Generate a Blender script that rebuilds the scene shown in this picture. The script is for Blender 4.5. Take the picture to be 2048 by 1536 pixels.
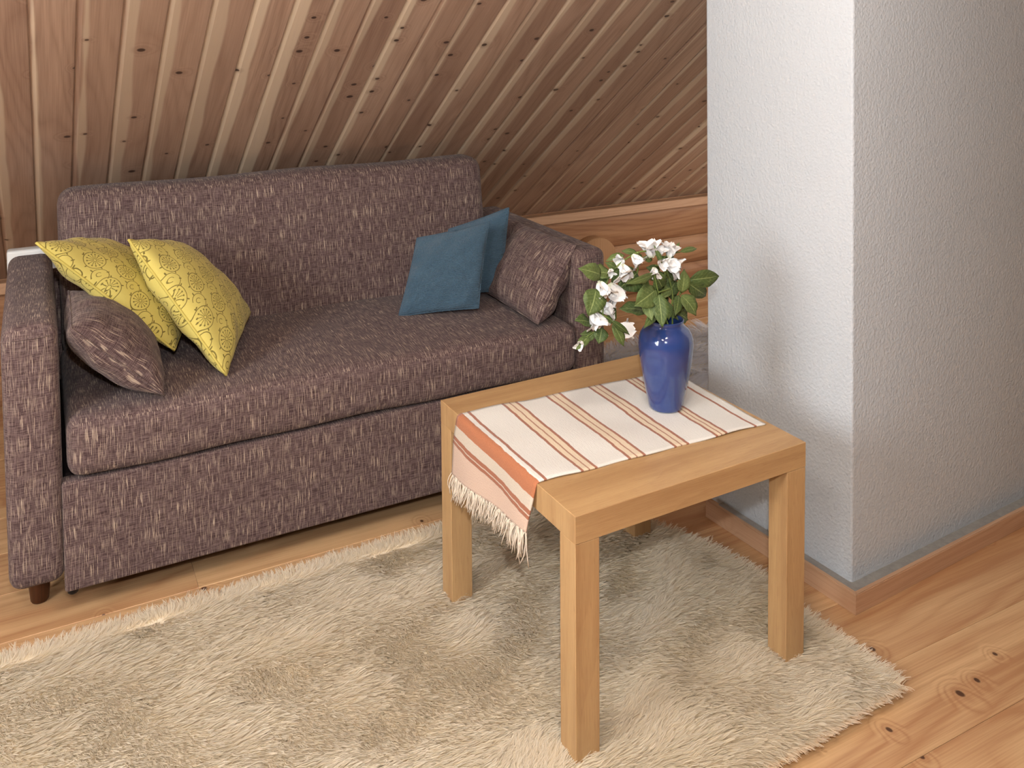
import bpy, bmesh, math, random
import numpy as np
from mathutils import Matrix, Vector

for _o in list(bpy.data.objects):
    bpy.data.objects.remove(_o)
SC = bpy.context.scene
COL = SC.collection
RNG = np.random.default_rng(11)

# ------------------------------------------------------------------ camera
cam_d = bpy.data.cameras.new('camera')
cam_d.sensor_width = 36.0
cam_d.lens = 36.0 * 1822.34 / 2048.0
cam_d.shift_y = (127.5 - 768.0) / 2048.0
cam_d.clip_start = 0.02
cam = bpy.data.objects.new('camera', cam_d)
COL.objects.link(cam)
_r = Vector((0.88543826, -0.4647047, -0.00697409))
_u = Vector((0.03005477, 0.04227834, 0.99865372))
_f = Vector((0.46378422, 0.88445581, -0.05140145))
cam.matrix_world = Matrix(((_r.x, _u.x, -_f.x, 0.0), (_r.y, _u.y, -_f.y, 0.0), (_r.z, _u.z, -_f.z, 1.31398), (0, 0, 0, 1)))
SC.camera = cam

# ------------------------------------------------------------------ world, lights, exposure
SC.view_settings.view_transform = 'Standard'
SC.view_settings.look = 'None'
SC.view_settings.gamma = 1.0
SC.view_settings.use_curve_mapping = False
SC.view_settings.exposure = 0.1
world = bpy.data.worlds.new('world')
SC.world = world
world.use_nodes = True
world.node_tree.nodes['Background'].inputs[0].default_value = (0.62, 0.72, 0.85, 1)
world.node_tree.nodes['Background'].inputs[1].default_value = 0.6
SC.cycles.use_denoising = True
SC.cycles.max_bounces = 4
SC.cycles.diffuse_bounces = 2
SC.cycles.use_adaptive_sampling = True
SC.cycles.adaptive_threshold = 0.12
SC.cycles.adaptive_min_samples = 12
SC.cycles.glossy_bounces = 2
SC.cycles.caustics_reflective = False
SC.cycles.caustics_refractive = False


def light(name, kind, loc, energy, color, size=0.1, size_y=None, target=None, spot=None):
    d = bpy.data.lights.new(name, kind)
    d.energy = energy
    d.color = color
    if kind == 'AREA':
        d.shape = 'RECTANGLE' if size_y else 'DISK'
        d.size = size
        if size_y:
            d.size_y = size_y
    else:
        d.shadow_soft_size = size
    if spot:
        d.spot_size = spot
        d.spot_blend = 0.5
    o = bpy.data.objects.new(name, d)
    o.location = loc
    if target:
        v = Vector(target) - Vector(loc)
        o.rotation_euler = v.to_track_quat('-Z', 'Y').to_euler()
    COL.objects.link(o)
    return o


# daylight entering through the gable window on the left
light('window_daylight', 'AREA', (-1.57, 1.05, 1.30), 60.0, (0.92, 0.96, 1.0), 1.0, 1.1, target=(1.6, 1.5, 0.75))
# fill added to brighten the corner behind the chimney; its low gable window is invented
light('added_fill_right', 'AREA', (3.34, 2.55, 0.60), 10.0, (1.0, 0.98, 0.96), 0.7, 0.5, target=(2.0, 2.6, 0.0))
# the camera's flash, a hand's breadth above the lens
light('camera_flash', 'SPOT', (0.0, -0.02, 1.52), 70.0, (0.93, 0.96, 1.0), 0.025, target=(0.95, 1.9, 0.55), spot=1.75)
# the bulbs of the two warm ceiling lamps over the seating corner
LAMPS = ((0.55, 0.66, 2.02), (-0.35, 0.40, 2.10))
for _l in LAMPS:
    light('ceiling_lamp_light', 'POINT', (_l[0], _l[1], _l[2] - 0.09), 27.0, (1.0, 0.91, 0.82), 0.10)


# ------------------------------------------------------------------ node expressions
class X:
    """A float socket with arithmetic, for building procedural patterns."""
    nt = None

    def __init__(s, sock):
        s.k = sock

    @staticmethod
    def m(op, *a):
        n = X.nt.nodes.new('ShaderNodeMath')
        n.operation = op
        for i, q in enumerate(a):
            if isinstance(q, X):
                X.nt.links.new(q.k, n.inputs[i])
            else:
                n.inputs[i].default_value = float(q)
        return X(n.outputs[0])

    def __add__(s, o): return X.m('ADD', s, o)
    __radd__ = __add__
    def __sub__(s, o): return X.m('SUBTRACT', s, o)
    def __rsub__(s, o): return X.m('SUBTRACT', o, s)
    def __mul__(s, o): return X.m('MULTIPLY', s, o)
    __rmul__ = __mul__
    def __truediv__(s, o): return X.m('DIVIDE', s, o)
    def __pow__(s, o): return X.m('POWER', s, o)
    def lt(s, o): return X.m('LESS_THAN', s, o)
    def gt(s, o): return X.m('GREATER_THAN', s, o)


def fabs(a): return X.m('ABSOLUTE', a)
def fsin(a): return X.m('SINE', a)
def frac(a): return X.m('FRACT', a)
def floor_(a): return X.m('FLOOR', a)
def fmax(a, b): return X.m('MAXIMUM', a, b)
def fmin(a, b): return X.m('MINIMUM', a, b)
def sqrt_(a): return X.m('SQRT', a)
def atan2_(a, b): return X.m('ARCTAN2', a, b)


def sstep(a, lo, hi, o0=0.0, o1=1.0):
    n = X.nt.nodes.new('ShaderNodeMapRange')
    n.interpolation_type = 'SMOOTHSTEP'
    X.nt.links.new(a.k, n.inputs[0])
    for i, q in enumerate((lo, hi, o0, o1)):
        n.inputs[1 + i].default_value = q
    return X(n.outputs[0])


def vec(x, y, z=0.0):
    n = X.nt.nodes.new('ShaderNodeCombineXYZ')
    for i, q in enumerate((x, y, z)):
        if isinstance(q, X):
            X.nt.links.new(q.k, n.inputs[i])
        else:
            n.inputs[i].default_value = q
    return n.outputs[0]


def noise(v, scale=1.0, detail=2.0, rough=0.5):
    n = X.nt.nodes.new('ShaderNodeTexNoise')
    X.nt.links.new(v, n.inputs['Vector'])
    n.inputs['Scale'].default_value = scale
    n.inputs['Detail'].default_value = detail
    n.inputs['Roughness'].default_value = rough
    return X(n.outputs[0])


def voronoi(v, scale=1.0, dims='2D'):
    n = X.nt.nodes.new('ShaderNodeTexVoronoi')
    n.voronoi_dimensions = dims
    X.nt.links.new(v, n.inputs['Vector'])
    n.inputs['Scale'].default_value = scale
    s = X.nt.nodes.new('ShaderNodeSeparateColor')
    X.nt.links.new(n.outputs['Color'], s.inputs[0])
    return X(n.outputs['Distance']), X(s.outputs[0]), X(s.outputs[1])


def uv():
    n = X.nt.nodes.new('ShaderNodeUVMap')
    s = X.nt.nodes.new('ShaderNodeSeparateXYZ')
    X.nt.links.new(n.outputs[0], s.inputs[0])
    return X(s.outputs[0]), X(s.outputs[1])


def objco():
    n = X.nt.nodes.new('ShaderNodeTexCoord')
    return n.outputs['Object']


def orand():
    return X(X.nt.nodes.new('ShaderNodeObjectInfo').outputs['Random'])


def srgb(c):
    def f(t):
        t /= 255.0
        return t / 12.92 if t <= 0.04045 else ((t + 0.055) / 1.055) ** 2.4
    return (f(c[0]), f(c[1]), f(c[2]), 1.0)


def mix(f, a, b, mode='MIX'):
    n = X.nt.nodes.new('ShaderNodeMix')
    n.data_type = 'RGBA'
    n.blend_type = mode
    if isinstance(f, X):
        X.nt.links.new(f.k, n.inputs[0])
    else:
        n.inputs[0].default_value = f
    for i, q in ((6, a), (7, b)):
        if isinstance(q, tuple):
            n.inputs[i].default_value = q
        else:
            X.nt.links.new(q, n.inputs[i])
    return n.outputs[2]


def material(name, build, rough=0.6, spec=0.3, sheen=0.0, coat=0.0):
    """build() returns (colour, bump height or None, bump strength, bump distance[, roughness])."""
    m = bpy.data.materials.new(name)
    m.use_nodes = True
    X.nt = m.node_tree
    b = m.node_tree.nodes['Principled BSDF']
    b.inputs['Roughness'].default_value = rough
    b.inputs['Specular IOR Level'].default_value = spec
    b.inputs['Sheen Weight'].default_value = sheen
    b.inputs['Coat Weight'].default_value = coat
    b.inputs['Coat Roughness'].default_value = 0.04
    r = build()
    if isinstance(r[0], tuple):
        b.inputs['Base Color'].default_value = r[0]
    else:
        m.node_tree.links.new(r[0], b.inputs['Base Color'])
    if len(r) > 1 and r[1] is not None:
        n = m.node_tree.nodes.new('ShaderNodeBump')
        n.inputs['Strength'].default_value = r[2]
        n.inputs['Distance'].default_value = r[3]
        m.node_tree.links.new(r[1].k, n.inputs['Height'])
        m.node_tree.links.new(n.outputs[0], b.inputs['Normal'])
    if len(r) > 4:
        m.node_tree.links.new(r[4].k, b.inputs['Roughness'])
    return m


# ------------------------------------------------------------------ materials
def pine(light_c, dark_c, knot_c, sap_c=None, sap_w=0.02, width=0.1, knots=5.0, knot_p=0.5, knot_r=0.055, freq=26.0, tint=0.25, contrast=0.8):
    def build():
        u, v = uv()
        rnd = orand()
        uu = u + rnd * 7.31
        vv = v + rnd * 53.7
        kd, k1, k2 = voronoi(vec(uu + noise(vec(uu, vv), 9.0) * 0.02, vv * 1.25), knots)
        sel = k1.gt(1.0 - knot_p)
        size = k2 * 0.6 + 0.6
        kn = kd / size
        near = sstep(kn, 0.35, 0.02) * sel
        warp = noise(vec(uu * 5.0, vv * 0.75), 1.0, 2.0)
        phase = uu * freq + warp * freq * 0.42 + near * 2.2
        ring = fabs(frac(phase) - 0.5) * 2.0
        ring = ring * ring
        fib = noise(vec(uu * 300.0, vv * 5.0), 1.0, 3.0, 0.6)
        broad = noise(vec(uu * 9.0, vv * 0.55), 1.0, 2.0)
        t = ring * 0.34 * contrast + sstep(fib, 0.30, 0.70) * 0.34 + sstep(broad, 0.35, 0.68) * 0.5 * contrast
        col = mix(t, srgb(light_c), srgb(dark_c))
        if sap_c:
            edge = fabs(u - width * 0.16 - (rnd - 0.5) * width * 0.16) + (noise(vec(uu * 4.0, vv * 2.2), 1.0, 2.0) - 0.5) * 0.03
            sap = sstep(edge - (frac(rnd * 37.3) - 0.55) * sap_w * 1.9, sap_w + 0.004, sap_w - 0.004)
            col = mix(sap * 0.8, col, srgb(sap_c))
        tone = frac(rnd * 91.7)
        col = mix(tone * tint, col, srgb(dark_c))
        core = sstep(kn, knot_r, knot_r * 0.55) * sel
        halo = sstep(kn, knot_r * 2.6, knot_r) * sel
        col = mix(halo * 0.35, col, srgb(dark_c))
        col = mix(core * 0.9, col, srgb(knot_c))
        return col, None
    return build


M = {}
M['ceiling'] = material('pine_panelling', pine((190, 158, 134), (138, 106, 87), (62, 41, 34), (216, 194, 166), 0.014, 0.0945, 8.5, 0.36, 0.085, 30.0, 0.5), 0.38, 0.35)
M['floor'] = material('pine_floor', pine((224, 184, 136), (184, 134, 92), (66, 34, 20), None, 0, 0.185, 6.5, 0.42, 0.062, 26.0, 0.12, 1.25), 0.33, 0.4)
M['log'] = material('log_wood', pine((206, 160, 118), (152, 106, 74), (74, 40, 22), None, 0, 0.15, 4.0, 0.3, 0.05, 26.0, 0.3, 1.1), 0.5, 0.25)
M['base'] = material('baseboard_wood', pine((212, 172, 138), (180, 136, 102), (96, 58, 38), None, 0, 0.05, 4.0, 0.15, 0.03, 40.0, 0.15, 0.7), 0.45, 0.3)


def _oak():
    u, v = uv()
    rnd = orand()
    uu, vv = u + rnd * 3.1, v + rnd * 17.0
    fib = noise(vec(uu * 520.0, vv * 14.0), 1.0, 3.0)
    broad = noise(vec(uu * 22.0, vv * 1.2), 1.0, 3.0)
    arch = frac(uu * 20.0 + noise(vec(uu * 8.0, vv * 1.1), 1.0, 1.0) * 9.0)
    t = fib * 0.5 + sstep(broad, 0.35, 0.7) * 0.38 + arch * arch * 0.10
    col = mix(t, srgb((210, 172, 122)), srgb((162, 120, 78)))
    pore = sstep(noise(vec(uu * 900.0, vv * 26.0), 1.0, 1.0), 0.62, 0.7)
    col = mix(pore * 0.3, col, srgb((140, 92, 54)))
    return col, fib, 0.08, 0.0006


M['oak'] = material('oak_veneer', _oak, 0.42, 0.35)


def _sofa():
    u, v = uv()
    wob = noise(vec(u * 12.0, v * 12.0), 1.0, 1.0) * 0.005
    warp = noise(vec((u + wob) * 640.0, v * 23.0), 1.0, 2.0, 0.55)
    warp2 = noise(vec((u + wob) * 420.0 + 31.0, v * 48.0), 1.0, 1.0)
    weft = noise(vec(u * 34.0, (v + wob) * 560.0), 1.0, 2.0, 0.6)
    col = mix(sstep(weft, 0.34, 0.66), srgb((68, 49, 49)), srgb((116, 96, 93)))
    col = mix(sstep(warp2, 0.48, 0.68) * 0.4, col, srgb((142, 120, 112)))
    patch = sstep(noise(vec(u * 26.0, v * 12.0), 1.0, 2.0), 0.35, 0.65)
    col = mix(sstep(warp, 0.56, 0.64) * (patch * 0.5 + 0.40), col, srgb((196, 174, 152)))
    col = mix(sstep(warp, 0.45, 0.34) * 0.6, col, srgb((60, 42, 43)))
    return col, warp + weft, 0.4, 0.0015


M['sofa'] = material('brown_slub_fabric', _sofa, 0.85, 0.15, 0.08)


def _blue():
    u, v = uv()
    rib = fabs(frac(v * 300.0 + noise(vec(u * 30.0, v * 30.0), 1.0, 1.0) * 3.0) - 0.5)
    n = noise(vec(u * 160.0, v * 420.0), 1.0, 2.0)
    big = noise(vec(u * 9.0, v * 22.0), 1.0, 2.0)
    col = mix(n * 0.6 + big * 0.4, srgb((58, 82, 100)), srgb((90, 117, 135)))
    return col, rib + n * 1.5, 0.9, 0.003


M['blue'] = material('blue_knit', _blue, 0.9, 0.1, 0.15)


def _teal():
    u, v = uv()
    n = noise(vec(u * 220.0, v * 220.0), 1.0, 2.0)
    return mix(n, srgb((44, 84, 80)), srgb((78, 116, 108))), n, 0.3, 0.001


M['teal'] = material('teal_cloth', _teal, 0.9, 0.1, 0.2)


def _yellow():
    u, v = uv()
    wob = (noise(vec(u * 18.0, v * 18.0), 1.0, 1.0) - 0.5) * 0.010
    uu, vv = u + wob, v + wob * 0.7
    cw, ch = 0.064, 0.070

    def cell(du, dv):
        row = floor_((vv + dv) / ch)
        a = (frac((uu + du) / cw + row * 0.37) - 0.5) * cw
        b = (frac((vv + dv) / ch) - 0.5) * ch
        return a, b, sqrt_(a * a + b * b), atan2_(a, b)

    a, b, r, th = cell(0.0, 0.0)
    spk = fabs(fsin(th * 6.5)) * r / 6.5
    ink = fmax(fabs(r - 0.0235).lt(0.00085), spk.lt(0.0006) * r.gt(0.0055) * r.lt(0.0155))
    ink = fmax(ink, sqrt_((r - 0.0165) * (r - 0.0165) + spk * spk).lt(0.0017))
    ink = fmax(ink, fabs(r - 0.0038).lt(0.0007))
    lf = fabs(fsin(th * 2.5 + 0.7)) * r / 2.5
    ink = fmax(ink, sqrt_((r - 0.0262) * (r - 0.0262) * 0.5 + lf * lf * 3.0).lt(0.0024))
    a2, b2, r2, t2 = cell(0.028, 0.034)
    ink = fmax(ink, fabs(r2 - 0.0150 - t2 * 0.0016).lt(0.0008) * t2.gt(-1.2))
    ink = fmax(ink, fabs(r2 - 0.0055).lt(0.0007) * t2.lt(1.6))
    lf2 = fabs(fsin(t2 * 1.5)) * r2 / 1.5
    ink = fmax(ink, sqrt_((r2 - 0.0185) * (r2 - 0.0185) * 0.5 + lf2 * lf2 * 3.0).lt(0.0026))
    weave = noise(vec(u * 600.0, v * 600.0), 1.0, 1.0)
    cloth = mix(weave * 0.5, srgb((216, 198, 110)), srgb((198, 178, 92)))
    return mix(ink * 0.85, cloth, srgb((98, 84, 40))), weave, 0.15, 0.0006


M['yellow'] = material('yellow_printed_cotton', _yellow, 0.85, 0.12, 0.1)
M['yellow_plain'] = material('yellow_piping_cotton', lambda: (srgb((208, 188, 100)),), 0.85, 0.12)


def _plaster():
    o = objco()
    big = noise(o, 3.0, 2.0)
    n1 = noise(o, 120.0, 3.0, 0.6)
    n2, _, _ = voronoi(o, 150.0, '3D')
    col = mix(big, srgb((206, 210, 213)), srgb((198, 202, 205)))
    return col, n1 * 1.2 + n2 * 0.5 + big * 2.0, 0.5, 0.003


M['plaster'] = material('white_rough_plaster', _plaster, 0.55, 0.3)


def _concrete():
    o = objco()
    n = noise(o, 60.0, 4.0, 0.65)
    return mix(n, srgb((132, 130, 126)), srgb((176, 172, 164))), n, 0.5, 0.003


M['concrete'] = material('grey_concrete', _concrete, 0.9, 0.15)


def wool(name, root, tip, alt):
    m = bpy.data.materials.new(name)
    m.use_nodes = True
    nt = X.nt = m.node_tree
    nt.nodes.remove(nt.nodes['Principled BSDF'])
    u, v = uv()
    col = mix(u * 0.4, mix(v, srgb(root), srgb(tip)), srgb(alt))
    d = nt.nodes.new('ShaderNodeBsdfDiffuse')
    t = nt.nodes.new('ShaderNodeBsdfTranslucent')
    mx = nt.nodes.new('ShaderNodeMixShader')
    mx.inputs[0].default_value = 0.55
    nt.links.new(col, d.inputs[0]); nt.links.new(col, t.inputs[0])
    nt.links.new(d.outputs[0], mx.inputs[1]); nt.links.new(t.outputs[0], mx.inputs[2])
    nt.links.new(mx.outputs[0], nt.nodes['Material Output'].inputs[0])
    return m


M['wool'] = wool('cream_wool', (252, 236, 208), (255, 246, 230), (250, 232, 198))
M['wool_white'] = wool('white_wool', (236, 232, 234), (250, 248, 250), (236, 232, 232))
M['hide'] = material('hide_backing', lambda: (srgb((248, 232, 204)),), 0.9, 0.1)


def _runner():
    u, v = uv()           # v = metres along the runner, zero at the table edge, u = across
    w = v + (noise(vec(u * 42.0, v * 8.0), 1.0, 2.0) - 0.5) * 0.004
    rust = None
    for c, h in ((0.0205, 0.0032), (0.1000, 0.0030), (0.1312, 0.0030), (0.2075, 0.0030), (0.2400, 0.0030), (0.3150, 0.0030), (0.3450, 0.0032), (0.4150, 0.0030), (0.4400, 0.0030), (0.5150, 0.0030), (-0.0470, 0.0042), (-0.0570, 0.0036)):
        t = sstep(fabs(w - c), h + 0.0007, h - 0.0007)
        rust = t if rust is None else fmax(rust, t)
    for c in (0.1155, 0.2235, 0.3300, 0.4275):
        rust = fmax(rust, sstep(fabs(w - c), 0.0021, 0.0011) * 0.85)
    wide = sstep(fabs(w + 0.0065), 0.0145, 0.0130)
    beige = None
    for c, h in ((0.1155, 0.0150), (0.2237, 0.0155), (0.3300, 0.0145), (0.4275, 0.0120)):
        t = sstep(fabs(w - c), h, h - 0.001)
        beige = t if beige is None else fmax(beige, t)
    grey = sstep(w, -0.0200, -0.0210)
    pink = sstep(w, -0.0610, -0.0620)
    tuft = noise(vec(u * 420.0, v * 420.0), 1.0, 2.0)
    col = mix(tuft, srgb((226, 220, 208)), srgb((242, 238, 230)))
    col = mix(beige * 0.8, col, srgb((230, 206, 170)))
    col = mix(grey, col, mix(tuft, srgb((196, 180, 160)), srgb((222, 208, 190))))
    col = mix(pink, col, mix(tuft, srgb((204, 168, 144)), srgb((230, 204, 184))))
    col = mix(wide, col, mix(tuft, srgb((172, 104, 70)), srgb((196, 130, 94))))
    col = mix(rust * 0.92, col, mix(tuft, srgb((146, 78, 50)), srgb((178, 108, 76))))
    rib = noise(vec(u * 60.0, v * 500.0), 1.0, 2.0)
    return col, tuft + rib, 0.5, 0.0014


M['runner'] = material('striped_woven_cotton', _runner, 0.9, 0.1, 0.15)
M['fringe'] = material('cotton_fringe', lambda: (mix(noise(objco(), 300.0), srgb((226, 204, 180)), srgb((242, 228, 208))),), 0.85, 0.1)


def _glaze():
    o = objco()
    n = noise(o, 18.0, 2.0)
    return mix(n, srgb((40, 62, 120)), srgb((52, 76, 136))), noise(o, 30.0, 1.0), 0.03, 0.002


M['glaze'] = material('blue_glaze', _glaze, 0.12, 0.6, 0.0, 0.6)


def _leaf():
    u, v = uv()           # u -0.5..0.5 across, v 0..1 along
    rnd = orand()
    au = fabs(u)
    rib = sstep(au, 0.035, 0.012)
    vein = sstep(fabs(frac(v * 8.0 - au * 4.0) - 0.5), 0.10, 0.03)
    n = noise(vec(u * 9.0 + rnd * 9.0, v * 9.0), 1.0, 3.0)
    base = mix(n * 0.5 + rnd * 0.5, srgb((46, 70, 34)), srgb((112, 126, 70)))
    base = mix(sstep(n, 0.56, 0.72) * 0.5, base, srgb((138, 146, 92)))
    col = mix(vein * 0.22, base, srgb((160, 174, 108)))
    return mix(rib * 0.55, col, srgb((176, 188, 122))), n + vein * 0.6, 0.3, 0.001


M['leaf'] = material('green_leaf', _leaf, 0.55, 0.3)
M['stem'] = material('green_stem', lambda: (mix(noise(objco(), 60.0), srgb((92, 112, 54)), srgb((142, 156, 84))),), 0.6, 0.25)


def _petal():
    u, v = uv()
    n = noise(vec(u * 16.0, v * 5.0), 1.0, 2.0)
    col = mix(n * 0.5, srgb((246, 244, 240)), srgb((226, 222, 220)))
    return mix(sstep(v, 0.22, 0.0) * 0.6, col, srgb((206, 214, 160))), n, 0.2, 0.001


M['petal'] = material('white_petal', _petal, 0.6, 0.25)
M['sepal'] = material('ochre_sepal', lambda: (mix(orand(), srgb((110, 132, 64)), srgb((186, 130, 70))),), 0.65, 0.2)
M['dark_wood'] = material('dark_stained_wood', pine((92, 52, 28), (54, 28, 14), (30, 14, 8), None, 0, 0.05, 4.0, 0.05, 0.05, 60.0, 0.1), 0.4, 0.35)
M['black'] = material('black_plastic', lambda: (srgb((22, 22, 24)),), 0.5, 0.3)
M['under'] = material('dark_frame_cloth', lambda: (srgb((38, 30, 30)),), 0.9, 0.1)
M['white_metal'] = material('white_enamel', lambda: (srgb((232, 232, 228)),), 0.35, 0.4)
M['wall_paint'] = material('wall_panel_white', lambda: (mix(noise(objco(), 5.0), srgb((214, 206, 194)), srgb((200, 188, 172))),), 0.7, 0.2)
M['far_pine'] = material('far_pine', pine((206, 170, 136), (160, 120, 92), (84, 48, 30), None, 0, 0.1, 5.0, 0.3, 0.06, 24.0, 0.1), 0.5, 0.3)


def _logend():
    o = objco()
    n = X.nt.nodes.new('ShaderNodeSeparateXYZ')
    X.nt.links.new(o, n.inputs[0])
    a, b = X(n.outputs[0]), X(n.outputs[2])
    r = sqrt_(a * a + b * b) + noise(o, 14.0) * 0.01
    ring = fabs(frac(r * 110.0) - 0.5)
    return mix(ring * 0.9, srgb((186, 142, 102)), srgb((164, 120, 84))), ring, 0.1, 0.001


M['log_end'] = material('log_end_grain', _logend, 0.7, 0.15)


# ------------------------------------------------------------------ mesh helpers
def add(name, me, mat, parent=None, mw=None):
    o = bpy.data.objects.new(name, me)
    COL.objects.link(o)
    if mat is not None and not me.materials:
        me.materials.append(M[mat])
    if parent:
        o.parent = parent
        o.matrix_parent_inverse = parent.matrix_world.inverted() if parent.type != 'EMPTY' else Matrix.Translation(-parent.location)
    if mw is not None:
        o.matrix_world = mw
        if parent:
            o.matrix_basis = mw
    return o


def mesh(verts, faces, uvs=None, smooth=True, name='m'):
    """uvs: per-vertex list, or per-face-corner list of lists."""
    me = bpy.data.meshes.new(name)
    me.from_pydata([tuple(v) for v in verts], [], [tuple(f) for f in faces])
    if uvs is not None:
        l = me.uv_layers.new(name='UVMap')
        if len(uvs) == len(verts) and not isinstance(uvs[0][0], (list, tuple)):
            for p in me.polygons:
                for li, vi in zip(p.loop_indices, p.vertices):
                    l.data[li].uv = uvs[vi]
        else:
            for p in me.polygons:
                for li, q in zip(p.loop_indices, uvs[p.index]):
                    l.data[li].uv = q
    me.polygons.foreach_set('use_smooth', [smooth] * len(me.polygons))
    me.update()
    return me


def prism(profile, L, closed=True, smooth=False, u0=0.0):
    """profile (x, z) counter-clockwise seen from +y ... extruded along +y; uv = (profile arc, y)."""
    n = len(profile)
    V = [(a, 0, b) for a, b in profile] + [(a, L, b) for a, b in profile]
    F, U = [], []
    s = [0.0]
    for i in range(n):
        a, b = profile[i], profile[(i + 1) % n]
        s.append(s[-1] + math.hypot(a[0] - b[0], a[1] - b[1]))
    for i in range(n):
        j = (i + 1) % n
        F.append((i, j, n + j, n + i))
        U.append([(u0 + s[i], 0), (u0 + s[i + 1], 0), (u0 + s[i + 1], L), (u0 + s[i], L)])
    F.append(tuple(range(n - 1, -1, -1)))
    U.append([(profile[i][0], profile[i][1]) for i in range(n - 1, -1, -1)])
    F.append(tuple(range(n, 2 * n)))
    U.append([(p[0], p[1]) for p in profile])
    me = mesh(V, F, U, smooth)
    bm = bmesh.new()
    bm.from_mesh(me)
    bmesh.ops.recalc_face_normals(bm, faces=bm.faces)
    bm.to_mesh(me)
    bm.free()
    return me


def frame(x, y, z, o):
    return Matrix(((x[0], y[0], z[0], o[0]), (x[1], y[1], z[1], o[1]), (x[2], y[2], z[2], o[2]), (0, 0, 0, 1)))


def empty(name, loc, label=None, cat=None, group=None):
    o = bpy.data.objects.new(name, None)
    o.empty_display_size = 0.05
    o.location = loc
    COL.objects.link(o)
    if label:
        tag(o, label, cat, group)
    return o


def tag(o, label, cat, group=None):
    o['label'] = label
    o['category'] = cat
    if group:
        o['group'] = group
    return o


def struct(o, label=None):
    o['kind'] = 'structure'
    if label:
        o['label'] = label
    return o


def rbox(x0, x1, y0, y1, z0, z1, r, n=(10, 8, 8), fn=None, uvmap=None):
    """rounded box; grid faces, box uv in metres (u horizontal, v vertical or depth). fn(p)->p deforms."""
    lo = np.array([x0, y0, z0]); hi = np.array([x1, y1, z1])
    r = np.minimum(np.array([r, r, r] if np.isscalar(r) else r, float), (hi - lo) / 2 - 1e-5)
    V, F, U = [], [], []
    ax = {0: (1, 2), 1: (0, 2), 2: (0, 1)}

    def grid(k, lo_, hi_, r_):
        t = [lo_ + r_ * (1 - math.cos(a)) for a in np.linspace(0, math.pi / 2, 5)][:-1]
        m = list(np.linspace(lo_ + r_, hi_ - r_, k))
        e = [hi_ - r_ * (1 - math.cos(a)) for a in np.linspace(math.pi / 2, 0, 5)][1:]
        return t + m + e
    gr = [grid(n[i], lo[i], hi[i], r[i]) for i in range(3)]
    for d in range(3):
        a, b = ax[d]
        for side in (0, 1):
            base = len(V)
            A, B = gr[a], gr[b]
            for i, p in enumerate(A):
                for j, q in enumerate(B):
                    P = np.zeros(3); P[a] = p; P[b] = q; P[d] = hi[d] if side else lo[d]
                    inner = np.clip(P, lo + r, hi - r)
                    dv = (P - inner) / r
                    L = np.linalg.norm(dv)
                    P2 = inner + dv / max(L, 1e-9) * r
                    V.append(fn(P2) if fn else P2)
            for i in range(len(A) - 1):
                for j in range(len(B) - 1):
                    f = (base + i * len(B) + j, base + (i + 1) * len(B) + j, base + (i + 1) * len(B) + j + 1, base + i * len(B) + j + 1)
                    uvq = [(A[i], B[j]), (A[i + 1], B[j]), (A[i + 1], B[j + 1]), (A[i], B[j + 1])]
                    if d == 0:
                        uvq = [(q0 + 3.3, q1) for q0, q1 in uvq]
                    if d == 2:
                        uvq = [(q0, q1 + 5.1) for q0, q1 in uvq]
                    F.append(f); U.append(uvq)
    me = mesh(V, F, U, True)
    bm = bmesh.new(); bm.from_mesh(me)
    bmesh.ops.remove_doubles(bm, verts=bm.verts, dist=1e-5)
    bmesh.ops.recalc_face_normals(bm, faces=bm.faces)
    bm.to_mesh(me); bm.free()
    return me


def cbox(x0, x1, y0, y1, z0, z1, c=0.0015, grain='x'):
    """chamfered box with uv in metres; v runs along the grain axis."""
    bm = bmesh.new()
    bmesh.ops.create_cube(bm, size=1.0)
    for v in bm.verts:
        v.co = ((x0 + x1) / 2 + v.co.x * (x1 - x0), (y0 + y1) / 2 + v.co.y * (y1 - y0), (z0 + z1) / 2 + v.co.z * (z1 - z0))
    if c:
        bmesh.ops.bevel(bm, geom=list(bm.edges), offset=c, segments=1, affect='EDGES')
    g = 'xyz'.index(grain)
    l = bm.loops.layers.uv.new('UVMap')
    for f in bm.faces:
        d = max(range(3), key=lambda i: abs(f.normal[i]))
        for lp in f.loops:
            co = lp.vert.co
            oth = [i for i in range(3) if i != d]
            if g in oth:
                o2 = [i for i in oth if i != g][0]
                lp[l].uv = (co[o2] + d * 0.37, co[g])
            else:
                lp[l].uv = (co[oth[0]], co[oth[1]])
    me = bpy.data.meshes.new('m')
    bm.to_mesh(me); bm.free()
    return me


def tube(pts, r, n=8, closed=False):
    pts = [Vector(p) for p in pts]
    k = len(pts)
    rr = r if hasattr(r, '__len__') else [r] * k
    V, F, U = [], [], []
    prev = None
    for i, p in enumerate(pts):
        a = pts[(i - 1) % k] if (closed or i) else pts[0]
        b = pts[(i + 1) % k] if (closed or i < k - 1) else pts[-1]
        t = (b - a).normalized()
        if prev is None:
            prev = t.orthogonal().normalized()
        prev = (prev - t * prev.dot(t)).normalized()
        q = t.cross(prev)
        for j in range(n):
            an = 2 * math.pi * j / n
            V.append(p + (prev * math.cos(an) + q * math.sin(an)) * rr[i])
            U.append((j / n * 0.02, i * 0.01))
    for i in range(k if closed else k - 1):
        for j in range(n):
            i2 = (i + 1) % k
            F.append((i * n + j, i * n + (j + 1) % n, i2 * n + (j + 1) % n, i2 * n + j))
    if not closed:
        F.append(tuple(range(n - 1, -1, -1))); F.append(tuple((k - 1) * n + j for j in range(n)))
    return mesh(V, F, U, True)


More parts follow.
